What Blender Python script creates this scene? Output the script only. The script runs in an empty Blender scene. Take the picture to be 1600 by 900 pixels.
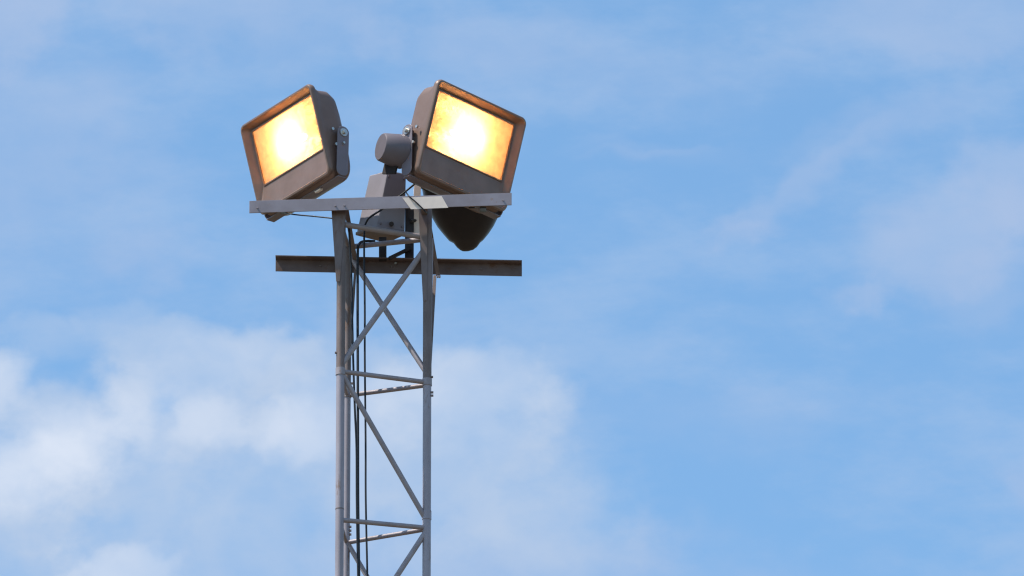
import bpy, bmesh, math, random
from mathutils import Vector, Matrix

# ------------------------------------------------------------------ camera, sky, sun, exposure
SC = bpy.context.scene
R = math.radians
ELEV = R(21.0)                       # the camera looks up at the mast head
FPX = 17000.0                        # focal length in photo pixels (1600 wide)
CAM = Vector((0, 0, 1.6))
FWD = Vector((0, math.cos(ELEV), math.sin(ELEV)))
RGT = Vector((1, 0, 0))
UPV = Vector((0, -math.sin(ELEV), math.cos(ELEV)))

cd = bpy.data.cameras.new('camera'); cd.sensor_width = 36; cd.lens = FPX / 1600 * 36
cd.clip_start = 0.5; cd.clip_end = 20000
cam = bpy.data.objects.new('camera', cd); SC.collection.objects.link(cam); SC.camera = cam
cam.location = CAM; cam.rotation_euler = (R(90) + ELEV, 0, 0)

SUN_ELEV, SUN_AZ = R(58), R(-106)     # azimuth from +Y (view direction) clockwise: from the left, a little behind the camera
sd = Vector((math.sin(SUN_AZ) * math.cos(SUN_ELEV), math.cos(SUN_AZ) * math.cos(SUN_ELEV), math.sin(SUN_ELEV)))
sl = bpy.data.lights.new('sun', 'SUN'); sl.energy = 3.6; sl.angle = R(0.5); sl.color = (1, .95, .87)
sun = bpy.data.objects.new('sun', sl); SC.collection.objects.link(sun)
sun.rotation_euler = (-sd).to_track_quat('-Z', 'Y').to_euler()

SC.cycles.filter_width = 1.25
SC.view_settings.view_transform = 'Standard'; SC.view_settings.look = 'None'
SC.view_settings.exposure = 0.6; SC.view_settings.gamma = 1; SC.view_settings.use_curve_mapping = False

W = bpy.data.worlds.new("World"); SC.world = W; W.use_nodes = True
nt = W.node_tree; nt.nodes.clear()
def N(t, **kw):
    n = nt.nodes.new(t)
    for k, v in kw.items(): setattr(n, k, v)
    return n
def lk(a, b): nt.links.new(a, b)
def sock(n, i, v):
    if isinstance(v, (int, float)): n.inputs[i].default_value = v
    else: lk(v, n.inputs[i])
def M(op, a, b=0.0, c=None, clamp=False):
    n = N('ShaderNodeMath', operation=op); n.use_clamp = clamp
    sock(n, 0, a); sock(n, 1, b)
    if c is not None: sock(n, 2, c)
    return n.outputs[0]
def DOT(v, k):
    n = N('ShaderNodeVectorMath', operation='DOT_PRODUCT'); lk(v, n.inputs[0]); n.inputs[1].default_value = k
    return n.outputs['Value']
def MR(v, a, b, c=0.0, d=1.0, smooth=True):
    n = N('ShaderNodeMapRange'); n.interpolation_type = 'SMOOTHSTEP' if smooth else 'LINEAR'
    sock(n, 0, v); n.inputs[1].default_value = a; n.inputs[2].default_value = b
    n.inputs[3].default_value = c; n.inputs[4].default_value = d
    return n.outputs[0]
tc = N('ShaderNodeTexCoord').outputs['Generated']
den = M('MAXIMUM', DOT(tc, FWD), 0.1)
# sky coordinates on a fixed tangent plane of the celestial sphere, in small angular units
SX = M('MULTIPLY_ADD', M('DIVIDE', DOT(tc, RGT), den), FPX, 800.0)
SY = M('MULTIPLY_ADD', M('DIVIDE', DOT(tc, UPV), den), -FPX, 450.0)
cmb = N('ShaderNodeCombineXYZ'); lk(SX, cmb.inputs[0]); lk(SY, cmb.inputs[1])
P0 = cmb.outputs[0]
def noise(vec, size, detail=5, rough=.5, off=(0, 0, 0), stretch=(1, 1, 1), rot=0.0):
    m = N('ShaderNodeMapping'); lk(vec, m.inputs[0]); m.inputs['Location'].default_value = off
    m.inputs['Rotation'].default_value = (0, 0, rot)
    m.inputs['Scale'].default_value = tuple(s / size for s in stretch)
    n = N('ShaderNodeTexNoise'); n.inputs['Scale'].default_value = 1; n.inputs['Detail'].default_value = detail
    n.inputs['Roughness'].default_value = rough; lk(m.outputs[0], n.inputs['Vector'])
    return n
def warp(vec, size, amp, detail, off):
    n = noise(vec, size, detail, .5, off)
    a = N('ShaderNodeVectorMath', operation='SUBTRACT'); lk(n.outputs['Color'], a.inputs[0]); a.inputs[1].default_value = (.5, .5, .5)
    s = N('ShaderNodeVectorMath', operation='SCALE'); lk(a.outputs[0], s.inputs[0]); s.inputs['Scale'].default_value = amp
    d = N('ShaderNodeVectorMath', operation='ADD'); lk(vec, d.inputs[0]); lk(s.outputs[0], d.inputs[1])
    return d.outputs[0]
PW = warp(warp(P0, 170, 110, 3, (3.1, 7.7, 0)), 42, 30, 4, (11.3, 2.2, 0))
sp = N('ShaderNodeSeparateXYZ'); lk(PW, sp.inputs[0])
WX, WY = sp.outputs[0], sp.outputs[1]
BILLOW = M('MULTIPLY', M('SUBTRACT', noise(P0, 105, 6, .52, (8.2, 4.4, 0), (1, 1.25, 1)).outputs[0], .5), 1.1)
def blob(cx, cy, rx, rt, rb, amp, hard=.3, ang=0):
    """soft patch of cloud: half width rx, reach above rt and below rb"""
    dx = M('SUBTRACT', WX, cx); dy = M('SUBTRACT', WY, cy)
    if ang:
        c, s = math.cos(R(ang)), math.sin(R(ang))
        nx = M('ADD', M('MULTIPLY', dx, c), M('MULTIPLY', dy, s))
        ny = M('SUBTRACT', M('MULTIPLY', dy, c), M('MULTIPLY', dx, s)); dx, dy = nx, ny
    a = M('DIVIDE', dx, rx)
    b = M('ADD', M('DIVIDE', M('MAXIMUM', dy, 0.0), rb), M('DIVIDE', M('MINIMUM', dy, 0.0), rt))
    d = M('SQRT', M('ADD', M('MULTIPLY', a, a), M('MULTIPLY', b, b)))
    d = M('ADD', d, BILLOW)
    return MR(d, 1.0, hard, 0.0, amp)
GREY = [  # body of the cumulus bank low on the left
    (110, 640, 165, 70, 230, .72, .35), (-20, 570, 95, 62, 120, .8, .4), (20, 740, 210, 130, 160, .7, .25),
    (330, 555, 210, 78, 130, .66, .6), (205, 500, 80, 48, 110, .42, .3), (410, 560, 130, 62, 130, .5, .5), (110, 515, 150, 30, 60, .42, .2),
    (315, 665, 95, 52, 90, .6, .4), (480, 680, 150, 100, 120, .7, .15), (540, 600, 170, 110, 170, .62, .4),
    (745, 600, 185, 92, 160, .72, .3), (700, 700, 230, 150, 190, .62, .35), (600, 640, 240, 100, 170, .5, .3),
    (190, 895, 135, 64, 90, .7, .5), (330, 790, 220, 110, 160, .42, .2), (85, 610, 120, 60, 80, .55, .2), (300, 600, 140, 60, 90, .3, .3), (330, 860, 800, 330, 300, .40, .1), (850, 800, 190, 230, 160, .40, .1), (420, 720, 420, 160, 220, .35, .1), (130, 700, 300, 150, 200, .4, .1)]
WHITE = [  # its sunlit tops
    (115, 655, 120, 60, 110, .46, .25), (40, 770, 140, 60, 70, .4, .1), (-15, 585, 95, 60, 80, .50, .2), (10, 715, 190, 70, 90, .72, .2), (110, 690, 110, 60, 90, .40, .2),
    (330, 560, 150, 62, 80, .13, .3), (315, 662, 75, 38, 50, .30, .35), (475, 685, 110, 75, 60, .55, .1), (560, 640, 120, 70, 80, .22, .1),
    (735, 585, 150, 66, 80, .12, .4), (690, 640, 200, 100, 100, .20, .2), (230, 630, 200, 70, 120, .25, .1), (400, 540, 140, 50, 70, .1, .2), (190, 890, 110, 52, 70, .48, .4)]
THIN = [  # lavender patches at the right and high up
    (1490, 370, 230, 120, 110, .68, .3, -24), (1560, 480, 160, 80, 90, .4, .1), (1600, 290, 160, 100, 150, .6, .3), (1230, 310, 240, 34, 44, .60, .1, -34), (1380, 200, 260, 50, 60, .35, .1, -20), (1290, 262, 150, 14, 30, .35, .1, -38), (1160, 372, 60, 12, 22, .45, .1, -30), (1040, 236, 150, 9, 18, .25, .1, -4), (1520, 430, 190, 40, 60, .35, .2, -15), (1355, 468, 90, 32, 36, .42, .3),
    (1630, 745, 95, 60, 75, .75, .25), (1480, 30, 360, 140, 100, .50, .3), (1050, 240, 220, 26, 32, .22, .1, 4), (0, 20, 170, 120, 130, .8, .15),
    (420, 0, 380, 70, 130, .6, .1), (230, 390, 120, 60, 60, .40, .1), (60, 250, 320, 300, 330, .45, .1), (760, 60, 260, 70, 90, .35, .1), (1100, 640, 420, 60, 110, .22, .1), (700, 930, 900, 190, 200, .55, .1), (1000, 130, 380, 90, 90, .2, .1)]
tex = MR(noise(PW, 190, 5, .5, (5, 1, 0)).outputs[0], .30, .70, .66, 1.22)
def layer(lst):
    keep = 1.0
    for c in lst: keep = M('MULTIPLY', keep, M('SUBTRACT', 1.0, blob(*c)))
    return M('MULTIPLY', M('SUBTRACT', 1.0, keep), tex, clamp=True)
dG, dW, dT = layer(GREY), layer(WHITE), layer(THIN)
# streaky veil everywhere in this part of the sky, and broader broken cloud over the rest of the dome
veil = MR(noise(P0, 380, 8, .60, (2.4, 9.1, 0), (1, 2.3, 1), R(22)).outputs[0], .38, .72, 0, .60)
m2 = N('ShaderNodeMapping'); lk(tc, m2.inputs[0]); m2.inputs['Scale'].default_value = (2.2, 2.2, 4.5)
n2 = N('ShaderNodeTexNoise'); n2.inputs['Scale'].default_value = 1.4; n2.inputs['Detail'].default_value = 8; lk(m2.outputs[0], n2.inputs['Vector'])
wide = MR(n2.outputs[0], .50, .74, 0, .75)
veil = M('MULTIPLY', veil, MR(DOT(tc, FWD), math.cos(R(50)), math.cos(R(25))))
inwin = MR(DOT(tc, FWD), math.cos(R(9)), math.cos(R(4)))
wide = M('MULTIPLY', wide, M('SUBTRACT', 1.0, inwin))
sky = N('ShaderNodeTexSky'); sky.sky_type = 'NISHITA'; sky.sun_disc = False
sky.sun_elevation = SUN_ELEV; sky.sun_rotation = SUN_AZ; sky.dust_density = .4; sky.ozone_density = 1.6
tint = N('ShaderNodeVectorMath', operation='MULTIPLY'); lk(sky.outputs[0], tint.inputs[0]); tint.inputs[1].default_value = (.97, 1.215, 1.285)
def over(base, fac, col):
    m = N('ShaderNodeMix', data_type='RGBA'); lk(fac, m.inputs['Factor']); lk(base, m.inputs['A']); m.inputs['B'].default_value = (*col, 1)
    return m.outputs['Result']
c1 = over(tint.outputs[0], veil, (2.55, 3.60, 5.3))
c1 = over(c1, dT, (2.62, 3.50, 5.15))
c1 = over(c1, dG, (3.15, 3.98, 5.32))
c1 = over(c1, dW, (4.75, 5.25, 6.15))
c1 = over(c1, wide, (4.3, 4.8, 5.7))
bg = N('ShaderNodeBackground'); bg.inputs[1].default_value = .1; lk(c1, bg.inputs[0])
wo = N('ShaderNodeOutputWorld'); lk(bg.outputs[0], wo.inputs[0])

# ------------------------------------------------------------------ helpers
rng = random.Random(4)
COL = SC.collection
def at(px, py, Y):
    """a measured point: direction (photo pixel) + distance Y in metres along the ground -> world point"""
    d = FWD * FPX + RGT * (px - 800) - UPV * (py - 450)
    return CAM + d * ((Y - CAM.y) / d.y)
def cdir(x, y, z):
    """direction given as right / up / towards the camera -> world"""
    return (RGT * x + UPV * y - FWD * z).normalized()

def material(name, col, rough=.5, metal=0.0, spec=.5, wear=None, wear_amt=.35, scale=14.0, bump=.0, rust=None, rust_amt=.0, streak=1.0):
    m = bpy.data.materials.new(name); m.use_nodes = True
    t = m.node_tree; b = t.nodes['Principled BSDF']
    b.inputs['Roughness'].default_value = rough; b.inputs['Metallic'].default_value = metal
    b.inputs['Specular IOR Level'].default_value = spec
    tcn = t.nodes.new('ShaderNodeTexCoord'); mp = t.nodes.new('ShaderNodeMapping')
    mp.inputs['Scale'].default_value = (1, 1, 1 / streak)
    t.links.new(tcn.outputs['Object'], mp.inputs[0])
    n = t.nodes.new('ShaderNodeTexNoise'); n.inputs['Scale'].default_value = scale; n.inputs['Detail'].default_value = 7; n.inputs['Roughness'].default_value = .62
    t.links.new(mp.outputs[0], n.inputs['Vector'])
    r = t.nodes.new('ShaderNodeMapRange'); r.inputs[1].default_value = .35; r.inputs[2].default_value = .68; r.inputs[4].default_value = wear_amt
    t.links.new(n.outputs[0], r.inputs[0])
    mx = t.nodes.new('ShaderNodeMix'); mx.data_type = 'RGBA'; mx.inputs['A'].default_value = (*col, 1)
    wc = wear or tuple(c * .55 for c in col); mx.inputs['B'].default_value = (*wc, 1)
    t.links.new(r.outputs[0], mx.inputs['Factor']); out = mx.outputs['Result']
    if rust_amt:
        n3 = t.nodes.new('ShaderNodeTexNoise'); n3.inputs['Scale'].default_value = scale * 1.7; n3.inputs['Detail'].default_value = 9; n3.inputs['Roughness'].default_value = .7
        t.links.new(mp.outputs[0], n3.inputs['Vector'])
        r3 = t.nodes.new('ShaderNodeMapRange'); r3.inputs[1].default_value = .66 - .25 * rust_amt; r3.inputs[2].default_value = .74 - .2 * rust_amt; r3.inputs[4].default_value = .85
        t.links.new(n3.outputs[0], r3.inputs[0])
        m3 = t.nodes.new('ShaderNodeMix'); m3.data_type = 'RGBA'; t.links.new(out, m3.inputs['A']); m3.inputs['B'].default_value = (*(rust or (.16, .07, .03)), 1)
        t.links.new(r3.outputs[0], m3.inputs['Factor']); out = m3.outputs['Result']
    t.links.new(out, b.inputs['Base Color'])
    rr = t.nodes.new('ShaderNodeMapRange'); rr.inputs[3].default_value = rough - .1; rr.inputs[4].default_value = min(1, rough + .15)
    t.links.new(n.outputs[0], rr.inputs[0]); t.links.new(rr.outputs[0], b.inputs['Roughness'])
    if bump:
        bp = t.nodes.new('ShaderNodeBump'); bp.inputs['Strength'].default_value = bump; bp.inputs['Distance'].default_value = .002
        t.links.new(n.outputs[0], bp.inputs['Height']); t.links.new(bp.outputs[0], b.inputs['Normal'])
    return m
MAT = dict(
    mast=material('grey_mast_paint', (.36, .315, .34), .45, .1, .5, (.19, .155, .165), .6, 9, .3, (.20, .11, .06), .25, 3),
    mast_old=material('brown_weathered_mast_paint', (.225, .172, .162), .55, .15, .4, (.12, .09, .075), .7, 11, .4, (.17, .08, .035), .5, 3),
    rail=material('brace_paint', (.35, .30, .31), .5, .1, .5, (.23, .18, .165), .5, 17, .4, (.24, .13, .07), .2),
    bar=material('galvanised_crossbar', (.31, .27, .295), .5, .1, .5, (.20, .165, .175), .6, 7, .3, (.27, .16, .10), .12),
    bar_old=material('rusty_brown_channel', (.17, .122, .112), .6, .1, .4, (.07, .045, .04), .6, 8, .4, (.13, .06, .03), .4),
    dark=material('dark_bracket_steel', (.045, .036, .034), .55, .2, .4, None, .5, 12, .3, (.10, .045, .02), .3),
    housing=material('flare_browned_lamp_housing', (.235, .15, .115), .42, .15, .5, (.16, .095, .068), .6, 9, .25, (.15, .08, .04), .1),  # grey housing, with the warm flare glow of the lamps put into its colour
    yoke=material('grey_yoke_paint', (.22, .185, .205), .45, .15, .5, (.17, .14, .14), .5, 13, .25, (.2, .1, .05), .15),
    canister=material('dull_grey_canister_paint', (.17, .143, .155), .5, .1, .45, (.12, .095, .10), .5, 10, .25, (.2, .1, .05), .12),
    box=material('grey_box_paint', (.26, .235, .265), .55, .0, .45, (.19, .17, .18), .5, 6, .2, (.2, .12, .08), .08),
    lip=material('rusty_box_rim', (.20, .13, .10), .6, .1, .4, None, .5, 12, .3, (.22, .10, .04), .5),
    bell=material('black_dirty_reflector_back', (.026, .020, .021), .5, .0, .35, (.05, .036, .03), .6, 9, .3, (.12, .05, .02), .12),
    bolt=material('zinc_bolt', (.62, .58, .52), .3, .9, .5, None, .3, 60),
    cable=material('black_cable_rubber', (.012, .012, .016), .5, 0, .4, None, .3, 30),
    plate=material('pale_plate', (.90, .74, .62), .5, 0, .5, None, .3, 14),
    concrete=material('concrete', (.36, .34, .31), .85, 0, .3, None, .5, 3, .5),
)
# ground: dry grass and dirt
MAT['ground'] = material('dry_grass_and_dirt', (.13, .10, .075), .95, 0, .2, (.085, .085, .045), .8, .35, .4, (.2, .15, .11), .5)
# reflector: brushed warm aluminium
MAT['reflector'] = material('reflector_aluminium', (.56, .44, .29), .42, .5, .5, (.40, .28, .16), .6, 22)
_t = MAT['reflector'].node_tree; _b = _t.nodes['Principled BSDF']
_w = _t.nodes.new('ShaderNodeTexVoronoi'); _w.inputs['Scale'].default_value = 30; _w.distance = 'CHEBYCHEV'
_bp = _t.nodes.new('ShaderNodeBump'); _bp.inputs['Strength'].default_value = .9; _bp.inputs['Distance'].default_value = .006
_tc = _t.nodes.new('ShaderNodeTexCoord'); _t.links.new(_tc.outputs['Object'], _w.inputs['Vector'])
_t.links.new(_w.outputs['Distance'], _bp.inputs['Height']); _t.links.new(_bp.outputs[0], _b.inputs['Normal'])
def glass_mat():
    m = bpy.data.materials.new('prismatic_lamp_glass'); m.use_nodes = True; t = m.node_tree; t.nodes.clear()
    o = t.nodes.new('ShaderNodeOutputMaterial'); tr = t.nodes.new('ShaderNodeBsdfTranslucent'); tr.inputs[0].default_value = (1, .84, .60, 1)
    df = t.nodes.new('ShaderNodeBsdfTransparent'); df.inputs[0].default_value = (.95, .9, .8, 1)
    gl = t.nodes.new('ShaderNodeBsdfGlossy'); gl.inputs['Roughness'].default_value = .15
    a = t.nodes.new('ShaderNodeMixShader'); b = t.nodes.new('ShaderNodeMixShader')
    tx = t.nodes.new('ShaderNodeTexCoord'); n = t.nodes.new('ShaderNodeTexNoise'); n.inputs['Scale'].default_value = 24; n.inputs['Detail'].default_value = 6
    t.links.new(tx.outputs['Object'], n.inputs['Vector'])
    r = t.nodes.new('ShaderNodeMapRange'); r.inputs[1].default_value = .3; r.inputs[2].default_value = .7; r.inputs[3].default_value = .38; r.inputs[4].default_value = .64
    t.links.new(n.outputs[0], r.inputs[0]); t.links.new(r.outputs[0], a.inputs[0])
    t.links.new(tr.outputs[0], a.inputs[1]); t.links.new(df.outputs[0], a.inputs[2])
    b.inputs[0].default_value = .06; t.links.new(a.outputs[0], b.inputs[1]); t.links.new(gl.outputs[0], b.inputs[2]); t.links.new(b.outputs[0], o.inputs[0])
    return m
MAT['glass'] = glass_mat()
def emis(name, col, s):
    m = bpy.data.materials.new(name); m.use_nodes = True; t = m.node_tree; t.nodes.clear()
    o = t.nodes.new('ShaderNodeOutputMaterial'); e = t.nodes.new('ShaderNodeEmission'); e.inputs[0].default_value = (*col, 1); e.inputs[1].default_value = s
    t.links.new(e.outputs[0], o.inputs[0]); return m
MAT['bulb'] = emis('glowing_arc_tube', (1, .58, .32), 105)

def link(name, bm, mat, parent=None, smooth=False, auto=None, bevel=0):
    bmesh.ops.recalc_face_normals(bm, faces=bm.faces)
    me = bpy.data.meshes.new(name); bm.to_mesh(me); bm.free()
    o = bpy.data.objects.new(name, me); COL.objects.link(o)
    for m in (mat if isinstance(mat, (list, tuple)) else [mat]): me.materials.append(MAT[m])
    if smooth or auto:
        for p in me.polygons: p.use_smooth = True
        me.update()
        if auto: me.set_sharp_from_angle(angle=R(auto))
    if bevel:
        bv = o.modifiers.new('bevel', 'BEVEL'); bv.width = bevel; bv.segments = 2; bv.limit_method = 'ANGLE'; bv.angle_limit = R(40)
    if parent is not None:
        o.parent = parent
    return o
def empty(name, loc, label, cat, group=None, rot=None):
    o = bpy.data.objects.new(name, None); COL.objects.link(o); o.empty_display_size = .1
    o.location = loc
    if rot is not None: o.rotation_mode = 'QUATERNION'; o.rotation_quaternion = rot.to_quaternion()
    o['label'] = label; o['category'] = cat
    if group: o['group'] = group
    return o
def tag(o, label, cat, group=None):
    o['label'] = label; o['category'] = cat
    if group: o['group'] = group
def tube(bm, pts, r, seg=14, cap=True):
    """tube of radius r (number or list) along pts"""
    pts = [Vector(p) for p in pts]; rs = r if isinstance(r, (list, tuple)) else [r] * len(pts)
    rings = []; ref = None
    for i, p in enumerate(pts):
        a = pts[max(i - 1, 0)]; b = pts[min(i + 1, len(pts) - 1)]; d = (b - a).normalized()
        if ref is None: ref = Vector((0, 0, 1)) if abs(d.z) < .9 else Vector((1, 0, 0))
        x = (ref - d * ref.dot(d)).normalized(); y = d.cross(x); ref = x
        rings.append([bm.verts.new(p + (x * math.cos(2 * math.pi * k / seg) + y * math.sin(2 * math.pi * k / seg)) * rs[i]) for k in range(seg)])
    for A, B in zip(rings, rings[1:]):
        for k in range(seg): bm.faces.new((A[k], A[(k + 1) % seg], B[(k + 1) % seg], B[k]))
    if cap:
        bm.faces.new(rings[0][::-1]); bm.faces.new(rings[-1])
def box(bm, c, s, mt=None):
    """box with centre c, size s, optional matrix"""
    vs = []
    for i in (-1, 1):
        for j in (-1, 1):
            for k in (-1, 1):
                v = Vector((c[0] + i * s[0] / 2, c[1] + j * s[1] / 2, c[2] + k * s[2] / 2))
                vs.append(bm.verts.new(mt @ v if mt else v))
    for f in ((0, 1, 3, 2), (4, 6, 7, 5), (0, 4, 5, 1), (2, 3, 7, 6), (0, 2, 6, 4), (1, 5, 7, 3)):
        bm.faces.new([vs[q] for q in f])
def hexa(bm, lo, hi):
    """solid between two quads"""
    a = [bm.verts.new(v) for v in lo]; b = [bm.verts.new(v) for v in hi]
    bm.faces.new(a[::-1]); bm.faces.new(b)
    for k in range(4): bm.faces.new((a[k], a[(k + 1) % 4], b[(k + 1) % 4], b[k]))
def strip(bm, a, b, w, t, side):
    """flat bar from a to b: width w along `side`, thickness t"""
    a, b, side = Vector(a), Vector(b), Vector(side)
    d = (b - a).normalized(); s = (side - d * side.dot(d)).normalized(); n = d.cross(s)
    q = [s * w / 2 + n * t / 2, s * w / 2 - n * t / 2, -s * w / 2 - n * t / 2, -s * w / 2 + n * t / 2]
    hexa(bm, [a + v for v in q], [b + v for v in q])
def rrect(x0, x1, z0, z1, r, n=7):
    pts = []
    for cx, cz, a0 in ((x1 - r, z1 - r, 0), (x0 + r, z1 - r, 90), (x0 + r, z0 + r, 180), (x1 - r, z0 + r, 270)):
        for k in range(n):
            a = R(a0 + 90 * k / (n - 1)); pts.append((cx + r * math.cos(a), cz + r * math.sin(a)))
    return pts
def loft(bm, rings, cap0=False, cap1=False):
    """rings: (x0,x1,z0,z1,radius,y)"""
    L = [[bm.verts.new((x, q[5], z)) for x, z in rrect(*q[:5])] for q in rings]
    n = len(L[0])
    for A, B in zip(L, L[1:]):
        for k in range(n): bm.faces.new((A[k], A[(k + 1) % n], B[(k + 1) % n], B[k]))
    if cap0: bm.faces.new(L[0])
    if cap1: bm.faces.new(L[-1][::-1])
def nb(): return bmesh.new()

# ------------------------------------------------------------------ setting
bm = nb(); S = 4000
vs = [[bm.verts.new((x, y, 0)) for x in (-S, -60, 0, 60, S)] for y in (-S, 0, 40, 100, S)]
for i in range(4):
    for j in range(4): bm.faces.new((vs[i][j], vs[i][j + 1], vs[i + 1][j + 1], vs[i + 1][j]))
g = link('ground', bm, 'ground'); g['kind'] = 'structure'

# ------------------------------------------------------------------ mast
Y0 = 49.5
PXM = 1 / 320.6                                   # metres per photo pixel at the mast head
YL, YR, YB = Y0, Y0 + .148, Y0 + .30
pL, pR, pB = at(531.6, 650, YL), at(667.2, 650, YR), at(542.3, 650, YB)
mast = empty('lattice_mast', (0, 0, 0), 'tall grey triangular lattice mast of welded pipes carrying the floodlights', 'mast')
mc = (pL + pR + pB) / 3; mast.location = (mc.x, mc.y, 0)
MI = Matrix.Translation((-mc.x, -mc.y, 0))
def mp(v): return MI @ Vector(v)
def legp(k, py):
    """point on the axis of a leg at photo row py"""
    p = {'L': pL, 'R': pR, 'B': pB}[k]
    return Vector((p.x, p.y, at(800, py, p.y).z))
RL = 6.6 * PXM
JOINT = {'L': 581, 'R': 597.5, 'B': 616}
TOP = {'L': 331, 'R': 326, 'B': 382}
for k in 'LRB':
    rad = RL if k != 'B' else 5.6 * PXM
    b = legp(k, JOINT[k]); t = legp(k, TOP[k])
    bm = nb(); tube(bm, [mp((b.x, b.y, .25)), mp(b)], rad, 20); o = link('leg', bm, 'mast', mast, auto=40)
    bm = nb(); tube(bm, [mp(b), mp(t)], rad * 1.04, 20); o = link('upper_leg', bm, 'mast_old', mast, auto=40); o['label'] = 'browner weathered top section of the leg'
    # welded collar at the joint
    bm = nb(); tube(bm, [mp(b - Vector((0, 0, .018))), mp(b + Vector((0, 0, .018)))], rad * 1.16, 20); link('collar', bm, 'rail', mast, auto=40)
SEC = 229.0
def pip(k, py, dx=0, dy=0, dn=0):
    p = legp(k, py); return mp((p.x + dx * PXM, p.y + dy, p.z))
def brace(name, a, b, r=3.7, m='rail'):
    bm = nb(); tube(bm, [a, b], r * PXM, 12); return link(name, bm, m, mast, auto=40)
nsec = int((legp('L', 600).z - .6) / (SEC * PXM / math.cos(ELEV)))
dz = SEC * PXM / math.cos(ELEV)
protos = {}
def down(o, n):
    c = o.copy(); COL.objects.link(c); c.parent = mast; c.location = (0, 0, -dz * n); return c
# rails (row = where it meets the leg)
brace('rail', pip('L', 350.3), pip('R', 371.5), 4.4); brace('rail', pip('B', 386), pip('R', 372.5, 0, .01), 4.2); brace('rail', pip('L', 352), pip('B', 384), 3.4)
r1 = brace('rail', pip('L', 580.3), pip('R', 597.5), 3.8); r2 = brace('rail', pip('B', 618), pip('R', 600.5, 0, .012), 3.6); r3 = brace('rail', pip('L', 583), pip('B', 617), 3.2)
r4 = brace('rail', pip('L', 812.2), pip('R', 824.8), 3.8); r5 = brace('rail', pip('B', 848), pip('R', 825.5, 0, .012), 3.6); r6 = brace('rail', pip('L', 815), pip('B', 847), 3.2)
brace('diagonal', pip('R', 383), pip('L', 569, 2), 4.5)                      # leans left going down, front face
brace('diagonal', pip('B', 398, 2), pip('R', 584), 4.3)                      # back face
d1 = brace('diagonal', pip('L', 585, 3), pip('R', 814), 4.1)
d2 = brace('diagonal', pip('B', 845), pip('R', 1060), 3.9)
d3 = brace('diagonal', pip('R', 829), pip('L', 1034, 3), 4.3)
for n in range(1, nsec):
    for q in (r4, r5, r6): down(q, n)
    down(d1 if n % 2 else d3, n + 1 if n % 2 else n) if (n + 1) < nsec else None
# bolts and clips on the legs
for k, py, dx in (('R', 590, 7.5), ('R', 614, 8), ('R', 619, 8), ('L', 552, -7), ('B', 552, 4), ('B', 600, 7), ('B', 830, 6), ('B', 836, 6), ('B', 824, 6), ('R', 800, 5)):
    p = pip(k, py, dx, -.008); bm = nb(); tube(bm, [p - Vector((.006, 0, 0)), p + Vector((.006, 0, 0))], 2.0 * PXM, 6)
    link('bolt', bm, 'mast_old', mast)
bm = nb(); a = at(661, 805, YR - .024); 
tube(bm, [mp(legp('R', 799)), mp(legp('R', 812))], RL * 1.12, 20); link('collar', bm, 'mast', mast, auto=40)
bm = nb(); tube(bm, [mp(legp('L', 795)), mp(legp('L', 796.5))], RL * 1.05, 20); link('weld_ring', bm, 'mast_old', mast, auto=40)
# strip beside the right leg, flaring to the top
bm = nb()
q = [at(665, 334, YR - .01), at(677, 372, YR - .01), at(676.5, 430, YR - .01), at(670, 590, YR - .01)]
hexa(bm, [mp(at(668, 590, YR)), mp(at(673, 590, YR)), mp(at(673, 590, YR + .012)), mp(at(668, 590, YR + .012))],
         [mp(at(666, 372, YR)), mp(at(677.5, 372, YR)), mp(at(677.5, 372, YR + .012)), mp(at(666, 372, YR + .012))])
link('stiffener_plate', bm, 'mast', mast, bevel=.001)
# struts from the upper crossbar out to the lower one and back in to the legs
YC = Y0 - .075; YD = Y0 + .36
def strut(a, b, w=5, t=.005, m='mast_old', side=(1, 0, 0)):
    bm = nb(); strip(bm, mp(a), mp(b), w * PXM, t, side); return link('strut', bm, m, mast, bevel=.0006)
strut(at(667, 328, YR - .02), at(684.5, 431, YD - .03), 6)
strut(at(679.5, 431, YD - .03), at(670.5, 592, YR + .03), 5.0, .012, 'mast_old')
strut(at(541, 326, YL + .03), at(556, 412, YD - .06), 7)
strut(at(556, 408, YD - .06), at(546, 560, YB + .01), 4, .014, 'mast_old')
# head flanges of the legs under the upper crossbar
for k, x0, x1 in (('L', 517.5, 541), ('R', 653.5, 668)):
    p = {'L': YL, 'R': YR}[k]; xl = 525.2 if k == 'L' else 660.8; xr = 531 if k == 'L' else 667; yb = 440 if k == 'L' else 470
    bm = nb()
    hexa(bm, [mp(at(xl, yb, p - .024)), mp(at(xr, yb, p - .024)), mp(at(xr, yb, p - .018)), mp(at(xl, yb, p - .018))],
             [mp(at(x0, 322, p - .03)), mp(at(x1, 322, p - .03)), mp(at(x1, 322, p - .022)), mp(at(x0, 322, p - .022))])
    link('head_plate', bm, 'mast_old', mast, bevel=.001)
for a in ((680, 397), (681, 404), (684, 431), (687, 431)):
    p = mp(at(a[0], a[1], YD - .05)); bm = nb(); tube(bm, [p, p + Vector((0, .02, 0))], 1.6 * PXM, 6)
    link('bolt', bm, 'mast', mast)
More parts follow.
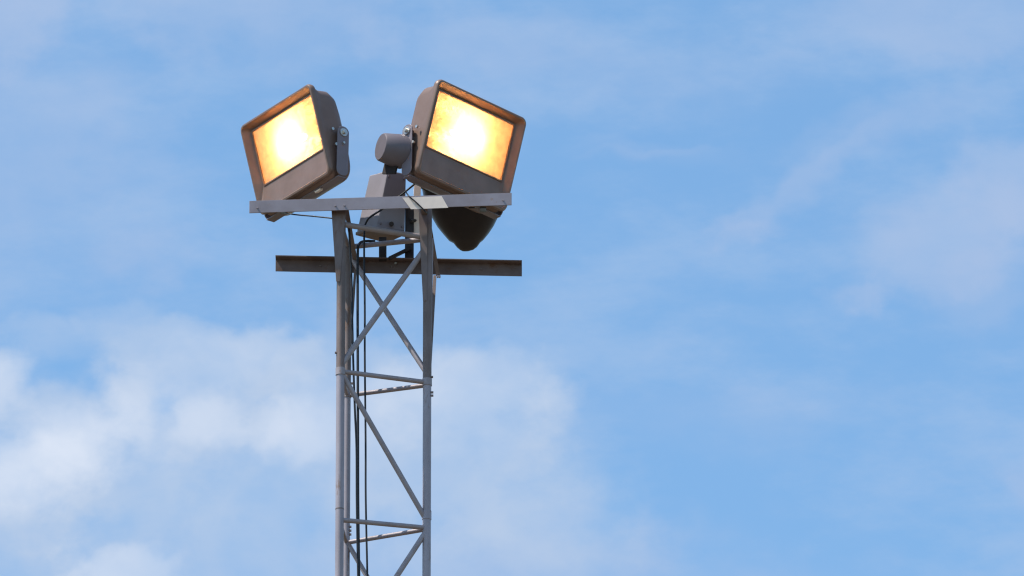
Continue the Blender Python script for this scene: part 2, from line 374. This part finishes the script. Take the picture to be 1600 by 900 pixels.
# upper crossbar: angle section, lower crossbar: channel open to the front
def anglebar(name, pa, pb, h, mat, flange, thick=.006, bottom=False):
    """web seen from the front from pa to pb (lower edge), height h px, flanges of depth `flange` (negative = to the front)"""
    A, B = mp(pa), mp(pb); up = Vector((0, 0, h * PXM / math.cos(ELEV)))
    bm = nb(); t = Vector((0, thick, 0)); f = Vector((0, flange, 0)); u = Vector((0, 0, thick))
    prof = [Vector(), t, t + up - u, f + up - u if flange > 0 else t + up - u]
    if flange > 0: pr = [Vector(), t, t + up - u, f + up - u, f + up, up]
    else: pr = [Vector(), t, t + up, f + up, f + up - u, up - u]
    va = [bm.verts.new(A + p) for p in pr]; vb = [bm.verts.new(B + p) for p in pr]
    bm.faces.new(va[::-1]); bm.faces.new(vb)
    for k in range(6): bm.faces.new((va[k], va[(k + 1) % 6], vb[(k + 1) % 6], vb[k]))
    return link(name, bm, mat, mast, bevel=.0008)
ub = anglebar('crossbar', at(389.5, 332.7, YC), at(799.5, 320.2, YC), 19, 'bar', .055); ub['label'] = 'upper crossbar in pale grey'
lb = anglebar('crossbar', at(430.5, 423.5, YD), at(815.5, 431.3, YD), 20, 'bar_old', -.045); lb['label'] = 'lower crossbar in rusty brown'
# spacer blocks that carry the upper crossbar on the legs
for x, Ya in ((531, YL), (663, YR)):
    bm = nb(); a = mp(at(x, 322, (YC + Ya) / 2 + .01)); box(bm, a, (.03, Ya - YC - .02, .03)); link('spacer_block', bm, 'mast_old', mast)
for x, y, Y in ((538, 321, YC), (524, 321.5, YC), (786, 313, YC), (402, 325, YC), (612, 417, YD), (500, 416, YD), (752, 421, YD)):
    p = mp(at(x, y, Y)); bm = nb(); tube(bm, [p + Vector((0, .002, 0)), p - Vector((0, .006, 0))], 1.5 * PXM, 6); link('bolt', bm, 'rail' if Y == YC else 'mast_old', mast)
# thin pale slanted piece on the front face of the upper crossbar
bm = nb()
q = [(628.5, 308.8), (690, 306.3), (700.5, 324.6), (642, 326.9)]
hexa(bm, [mp(at(x, y, YC - .0022)) for x, y in q], [mp(at(x, y, YC - .0005)) for x, y in q]); o = link('pale_band', bm, 'plate', mast)
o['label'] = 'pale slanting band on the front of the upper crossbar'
# footing
bm = nb(); box(bm, (0, 0, .15), (1.3, 1.3, .36)); f = link('concrete_footing', bm, 'concrete', None, bevel=.03); f.location = (mc.x, mc.y, 0)
tag(f, 'square concrete footing block under the lattice mast', 'footing')
bm = nb(); box(bm, (0, 0, .345), (.62, .62, .03)); link('base_plate', bm, 'mast', mast, bevel=.003)

# ------------------------------------------------------------------ floodlights
def floodlight(label, centre, u, v, side, cylinder):
    """u: camera-space vector along the top edge, v: down the side (photo px, y up, z to the viewer); side: where the yoke arm shows"""
    ux = (RGT * u[0] + UPV * u[1] - FWD * u[2]); vz = -(RGT * v[0] + UPV * v[1] - FWD * v[2])
    Wd, Hd = ux.length * PXM * 1.022, vz.length * PXM * 1.022
    X = ux.normalized(); Z = (vz - X * vz.dot(X)).normalized(); Yv = Z.cross(X)
    rot = Matrix((X, Yv, Z)).transposed()
    root = empty('floodlight', centre, label, 'floodlight', 'floodlights on the mast head', rot)
    w, h = Wd / 2, Hd / 2
    gx, gt, gb = w * .84, h * .80, -h * .38          # glass opening
    # housing shell
    bm = nb()
    loft(bm, [(-w + .008, w - .008, -h + .004, h - .006, .035, .024), (-w + .012, w - .012, -h - .012, h - .012, .035, .036), (-w + .018, w - .018, -h - .026, h - .022, .045, .06),
              (-w + .020, w - .020, -h - .026, h - .024, .06, .12), (-w + .028, w - .028, -h - .012, h - .04, .07, .15), (-w + .06, w - .06, -h + .03, h - .08, .07, .18),
              (-w + .15, w - .15, -h + .12, h - .14, .05, .22), (-w + .21, w - .21, -h + .17, h - .17, .03, .23)], False, True)
    link('housing', bm, 'housing', root, auto=50)
    # front frame with the opening
    bm = nb()
    loft(bm, [(-w + .004, w - .004, -h, h - .002, .034, .026), (-w, w, -h - .003, h, .034, .014), (-w, w, -h - .003, h, .034, .004), (-w + .004, w - .004, -h + .002, h - .004, .032, -.003),
              (-w + .012, w - .012, -h + .011, h - .012, .026, -.004), (-w + .016, w - .016, -h + .016, h - .016, .022, .002), (-gx - .010, gx + .010, gb - .010, gt + .010, .012, .033),
              (-gx - .006, gx + .006, gb - .006, gt + .006, .008, .029), (-gx, gx, gb, gt, .006, .029), (-gx, gx, gb, gt, .006, .054)])
    link('front_frame', bm, 'housing', root, auto=35)
    bm = nb(); box(bm, (0, .037, (gb + gt) / 2), (2 * gx - .002, .004, gt - gb - .002)); link('glass_pane', bm, 'glass', root)
    bm = nb(); zc = (gb + gt) / 2 - .005
    loft(bm, [(-gx, gx, gb, gt, .006, .0545), (-gx + .02, gx - .02, gb + .03, gt - .02, .02, .09), (-gx + .06, gx - .06, gb + .07, gt - .05, .03, .13), (-gx + .10, gx - .10, gb + .09, gt - .08, .02, .145)], False, True)
    rf = link('reflector', bm, 'reflector', root, auto=50)
    bm = nb(); tube(bm, [(-.075, .088, zc), (-.06, .088, zc), (.06, .088, zc), (.075, .088, zc)], [.006, .016, .016, .006], 16); link('lamp_tube', bm, 'bulb', root, smooth=True)
    # latch clips on the bottom
    for x in (w * .42,):
        bm = nb(); box(bm, (x, .045, -h - .030), (.045, .02, .010)); link('latch', bm, 'plate' if not cylinder else 'housing', root, bevel=.002)
    # seam screws on the frame sides
    # yoke: two arms, a base strip, pivots
    for s in (-1, 1):
        bm = nb(); xa = s * (w + .004)
        pts = []
        TA = .29      # the lamp is tipped down in its yoke, the arms stay upright
        def tip(y, z): dy, dzz = y - .125, z + .033; return (.125 + dy * math.cos(TA) + dzz * math.sin(TA), -.033 - dy * math.sin(TA) + dzz * math.cos(TA))
        ring = [tip(*q) for q in rrect(.092, .158, -h - .030, .0, .031, 8)]
        va = [bm.verts.new((xa - s * .0, y, z)) for y, z in ring]; vb = [bm.verts.new((xa + s * .006, y, z)) for y, z in ring]
        n = len(va); bm.faces.new(va); bm.faces.new(vb[::-1])
        for k in range(n): bm.faces.new((va[k], va[(k + 1) % n], vb[(k + 1) % n], vb[k]))
        arm = link('yoke_arm', bm, 'yoke', root, bevel=.001)
        bm = nb(); tube(bm, [(xa + s * .006, .125, -.033), (xa + s * .012, .125, -.033)], .021, 20); tube(bm, [(xa + s * .0115, .125, -.033), (xa + s * .024, .125, -.033)], .010, 6); bmesh.ops.remove_doubles(bm, verts=bm.verts, dist=1e-5)
        link('pivot_bolt', bm, 'bolt', arm, auto=30)
        bm = nb(); ly, lz = tip(.125, -.09); tube(bm, [(xa + s * .006, ly, lz), (xa + s * .016, ly, lz)], .007, 6); link('locking_bolt', bm, 'bolt', arm, auto=30)
        bm = nb(); tube(bm, [(s * (w - .03), .125, -.033), (xa, .125, -.033)], .018, 14); link('pivot_boss', bm, 'housing', root, auto=40)
    bm = nb(); ly, lz = tip(.125, -h - .028); box(bm, (0, 0, 0), (2 * w + .008, .045, .006), Matrix.Translation((0, ly, lz - .006)) @ Matrix.Rotation(-TA, 4, 'X')); link('yoke_base', bm, 'yoke', root, bevel=.001)
    bpy.context.view_layer.update(); mw = Matrix.Translation(centre) @ rot.to_4x4()
    for s in (.12, .20):    # feet that bolt the yoke to the crossbar
        q = mw @ Vector((-s if not cylinder else s + .02, ly, lz - .008)); e = Vector((q.x, YC + .02, at(q.x / .0031 + 800, 322, YC).z))
        bm = nb(); iv = mw.inverted(); a, b = iv @ q, iv @ e; strip(bm, a, b, .03, .008, iv.to_3x3() @ Vector((1, 0, 0))); link('mounting_foot', bm, 'dark', root)
    # two screws by the frame edge
    for z in (-.01, -.09):
        for s in (-1, 1):
            bm = nb(); tube(bm, [(s * (w - .002), .07, z), (s * (w + .008), .07, z)], .008, 8); link('screw', bm, 'bolt', root)
    if cylinder:
        ax = rot.inverted() @ cdir(-.90, .22, .38)
        p = Vector((-w - .012, .155, -.138))
        bm = nb(); tube(bm, [p - ax * .03, p + ax * .005, p + ax * .088, p + ax * .094], [.084, .084, .070, .065], 28); link('gear_canister', bm, 'canister', root, auto=35)
        bm = nb(); strip(bm, p + Vector((-.004, .02, -.02)), p + Vector((-.004, .02, -.12)), .09, .012, (0, 1, 0)); link('canister_bracket', bm, 'dark', root)
    return root, rot, w, h
def face_centre(px, py, Y): return at(px, py, Y)
FL, rotL, wl, hl = floodlight('lit floodlight on the left of the mast head, tilted towards the left', at(374 + 56 + 15, 197.5 - 33 + 69, Y0 + .14), (112, 66, 150), (32, -139, 36), 1, False)
FR, rotR, wr, hr = floodlight('lit floodlight on the right of the mast head, with round canister at its side', at(685 + 68.5 - 15.5, 125 + 31 + 71, Y0 + .12), (137, -62, -130), (-33, -145, 33), -1, True)

# third lamp: dark bell behind the right floodlight, back end hanging down
def belllamp():
    a = at(722, 300, Y0 + .66)
    axis = cdir(.02, -1, .10)                      # points from the opening to the narrow back end
    X = (RGT - axis * RGT.dot(axis)).normalized(); Yv = axis.cross(X)
    rot = Matrix((X, -axis, Yv)).transposed()       # local y = opening direction
    root = empty('bell_lamp', a, 'unlit black bell shaped lamp hanging behind the right floodlight, seen from its back', 'lamp', None, rot)
    k = PXM
    bm = nb()   # rings: x half width left/right in px, y = height above the back end (local +y is up)
    def ring(x0, x1, d, r, y): return (x0 * k, x1 * k, -d * k, d * k, r * k, y * k)
    loft(bm, [ring(-1, 9, 5, 4.5, -94.5), ring(-5, 16, 10, 9, -92.5), ring(-10, 22, 16, 13, -88), ring(-15, 27, 22, 17, -81), ring(-22, 32, 27, 20, -77), ring(-31, 41, 33, 23, -66), ring(-40, 49, 40, 26, -54), ring(-52, 60, 47, 28, -32),
              ring(-59, 67, 52, 24, -15), ring(-62, 69, 56, 20, 0), ring(-64, 70, 58, 18, 12)], True, False)
    link('bell_housing', bm, 'bell', root, auto=50)
    bm = nb(); loft(bm, [ring(-61, 67, 55, 18, 12), ring(-67, 73, 62, 18, 12), ring(-67, 73, 62, 18, 20), ring(-61, 67, 56, 18, 20), ring(-61, 67, 55, 18, 12)]); link('rim', bm, 'dark', root, auto=40)
    bm = nb(); loft(bm, [ring(-59, 61, 53, 18, 18), ring(-58, 60, 52, 18, 19)], True, True); link('glass_pane', bm, 'bell', root)
    bm = nb(); box(bm, (14 * k, -78 * k, -23 * k), (10 * k, 5 * k, .01), Matrix.Rotation(R(-40), 4, 'Z')) if False else box(bm, (15 * k, -76 * k, 21 * k), (9 * k, 6 * k, .012)); link('wiring_tag', bm, 'lip', root, bevel=.001)
    return root
BL = belllamp()
# bent yoke arm of that lamp: pale strip between box and lamp
yk = nb(); strip(yk, at(651, 270, Y0 + .40), at(650.5, 368, Y0 + .40), 12, .005, (1, 0, 0)) if False else strip(yk, at(652.5, 272, Y0 + .40), at(650.5, 372, Y0 + .37), 11 * PXM, .006, (1, .25, 0))
IB = (Matrix.Translation(BL.location) @ rotL.to_4x4()).inverted()
o = link('yoke_arm', yk, 'plate', None)
o.parent = BL; bpy.context.view_layer.update(); o.matrix_parent_inverse = BL.matrix_world.inverted()

for (a, b, r) in ((at(652, 285, Y0 + .40), at(672, 300, Y0 + .56), 4), (at(650, 345, Y0 + .385), at(641, 345, Y0 + .35), 3)):
    bm = nb(); tube(bm, [a, b], r * PXM, 10); o = link('yoke_pin', bm, 'dark', None); o.parent = BL; o.matrix_parent_inverse = BL.matrix_world.inverted()
# ------------------------------------------------------------------ control gear box on two posts
def gearbox():
    Yb = Y0 + .36
    base = at(600, 404, Yb)
    root = empty('gear_box', base, 'grey tapered metal box standing on short posts above the lower crossbar', 'metal box')
    T = Matrix.Translation(-base)
    def q(x, y, Y): return T @ at(x, y, Y)
    yf = Yb - .09
    lo = [q(588, 356, yf), q(633, 362, yf + .07), q(604, 375, yf + .22), q(557, 363, yf + .11)]
    hi = [q(606, 266, yf), q(635, 271, yf + .05), q(612, 284, yf + .16), q(577, 274, yf + .09)]
    bm = nb(); hexa(bm, lo, hi); link('box_body', bm, 'box', root, bevel=.006)
    c = sum(lo, Vector()) / 4
    ring = [c + (p - c) * 1.05 for p in lo]; d = Vector((0, 0, .016))
    bm = nb(); hexa(bm, [p - d for p in ring], [p + d * .1 for p in ring]); link('box_rim', bm, 'lip', root, bevel=.004)
    for fx, fy in ((.12, .9), (.88, .9), (.12, .08), (.88, .08)):   # lid screws on the front side
        p = (lo[0].lerp(lo[1], fx)).lerp(hi[0].lerp(hi[1], fx), fy); nrm = (lo[1] - lo[0]).cross(hi[0] - lo[0]).normalized()
        bm = nb(); tube(bm, [p - nrm * .003, p + nrm * .006], .006, 8); link('screw', bm, 'yoke', root)
    p = lo[0].lerp(lo[1], .5).lerp(hi[0].lerp(hi[1], .5), .1)
    bm = nb(); tube(bm, [p, p + Vector((0, -.03, -.01))], [.013, .010], 10); link('cable_gland', bm, 'dark', root)
    bm = nb(); strip(bm, q(598, 372, Yb - .02), q(598, 407, Yb - .02), 12 * PXM, .03, (1, 0, 0)); link('post', bm, 'dark', root, bevel=.001)
    bm = nb(); strip(bm, q(640, 322, Yb + .03), q(639.5, 407, Yb - .02), 14 * PXM, .02, (1, 0, 0)); link('post', bm, 'dark', root, bevel=.001)
    bm = nb(); strip(bm, q(641, 388, Yb - .03), q(608, 404, Yb - .05), 5 * PXM, .02, (0, 0, 1)); link('stay', bm, 'dark', root)
    bm = nb(); p = q(618, 411, Yb - .012); tube(bm, [p, p + Vector((0, .02, 0))], .006, 6); link('bolt', bm, 'bolt', root)
    return root
gearbox()

# ------------------------------------------------------------------ cables
def smooth_path(pts, n=6):
    P = [pts[0]] + list(pts) + [pts[-1]]; out = []
    for i in range(1, len(P) - 2):
        for k in range(n):
            t = k / n; a, b, c, d = P[i - 1], P[i], P[i + 1], P[i + 2]
            out.append(.5 * ((2 * b) + (c - a) * t + (2 * a - 5 * b + 4 * c - d) * t * t + (3 * b - a - 3 * c + d) * t ** 3))
    out.append(P[-2]); return out
def cable(pts, rpx, label, name='power_cable', group=None):
    pts = [at(*p) for p in pts]; base = pts[-1]
    bm = nb(); tube(bm, [p - base for p in smooth_path(pts)], rpx * PXM, 8)
    o = link(name, bm, 'cable', None, smooth=True); o.location = base
    tag(o, label, 'cable', group); return o
YI = Y0 + .13
zb = (legp('L', 650).z)
def tail(x, y, Y):
    p = at(x, y, Y); return p
def down_cable(pts, rpx, label):
    P = [at(*p) for p in pts]; last = P[-1]
    P = smooth_path(P) + [Vector((last.x, last.y, .4))]
    base = P[-1]; bm = nb(); tube(bm, [p - base for p in P], rpx * PXM, 8)
    o = link('power_cable', bm, 'cable', None, smooth=True); o.location = base; tag(o, label, 'cable', 'black cables down the mast'); return o
down_cable([(652, 284, Y0 + .14), (640, 294, Y0 + .13), (625, 306, Y0 + .12), (597, 327, Y0 + .10), (580, 338, Y0 + .10), (573, 346, YI), (569.5, 360, YI), (569, 400, YI), (570, 480, YI), (570, 560, YI), (571.3, 690, YI), (571.5, 780, YI), (574, 900, YI), (575, 960, YI)],
           1.6, 'thin black cable from the right floodlight down the mast, nearest the middle')
down_cable([(586, 377, Y0 + .28), (575, 376.5, Y0 + .27), (565, 378, Y0 + .25), (560.5, 383, Y0 + .22), (559, 395, Y0 + .2), (558.8, 480, Y0 + .2), (559, 560, Y0 + .2), (559.3, 690, Y0 + .2), (559.5, 780, Y0 + .2), (561, 900, Y0 + .2), (562, 960, Y0 + .2)],
           2.1, 'thicker black cable that loops over under the grey box and runs down the mast')
down_cable([(545, 348, Y0 + .05), (546.5, 380, Y0 + .08), (549, 430, Y0 + .10), (550, 475, Y0 + .1), (551.8, 560, Y0 + .1), (554.5, 640, Y0 + .1), (557, 700, Y0 + .12), (557.5, 790, Y0 + .14), (559.5, 900, Y0 + .14), (560.5, 960, Y0 + .14)],
           1.7, 'black cable hugging the left legs of the mast, leftmost of the long cables')
cable([(440, 329, Y0 + .2), (455, 334.5, Y0 + .1), (490, 338, Y0 + .05), (518, 341, Y0), (526, 342, Y0 - .02)], 1.1, 'thin wire stretched from the left floodlight to the left leg below the crossbar')
cable([(634, 300, YC + .07), (637, 304, YC + .02), (639.5, 307, YC - .006), (650, 316, YC - .007), (660, 325.5, YC - .007), (664, 330, YC + .0), (668, 333, YC + .05)], 1.1, 'thin black wire crossing the front of the upper crossbar above the right leg')
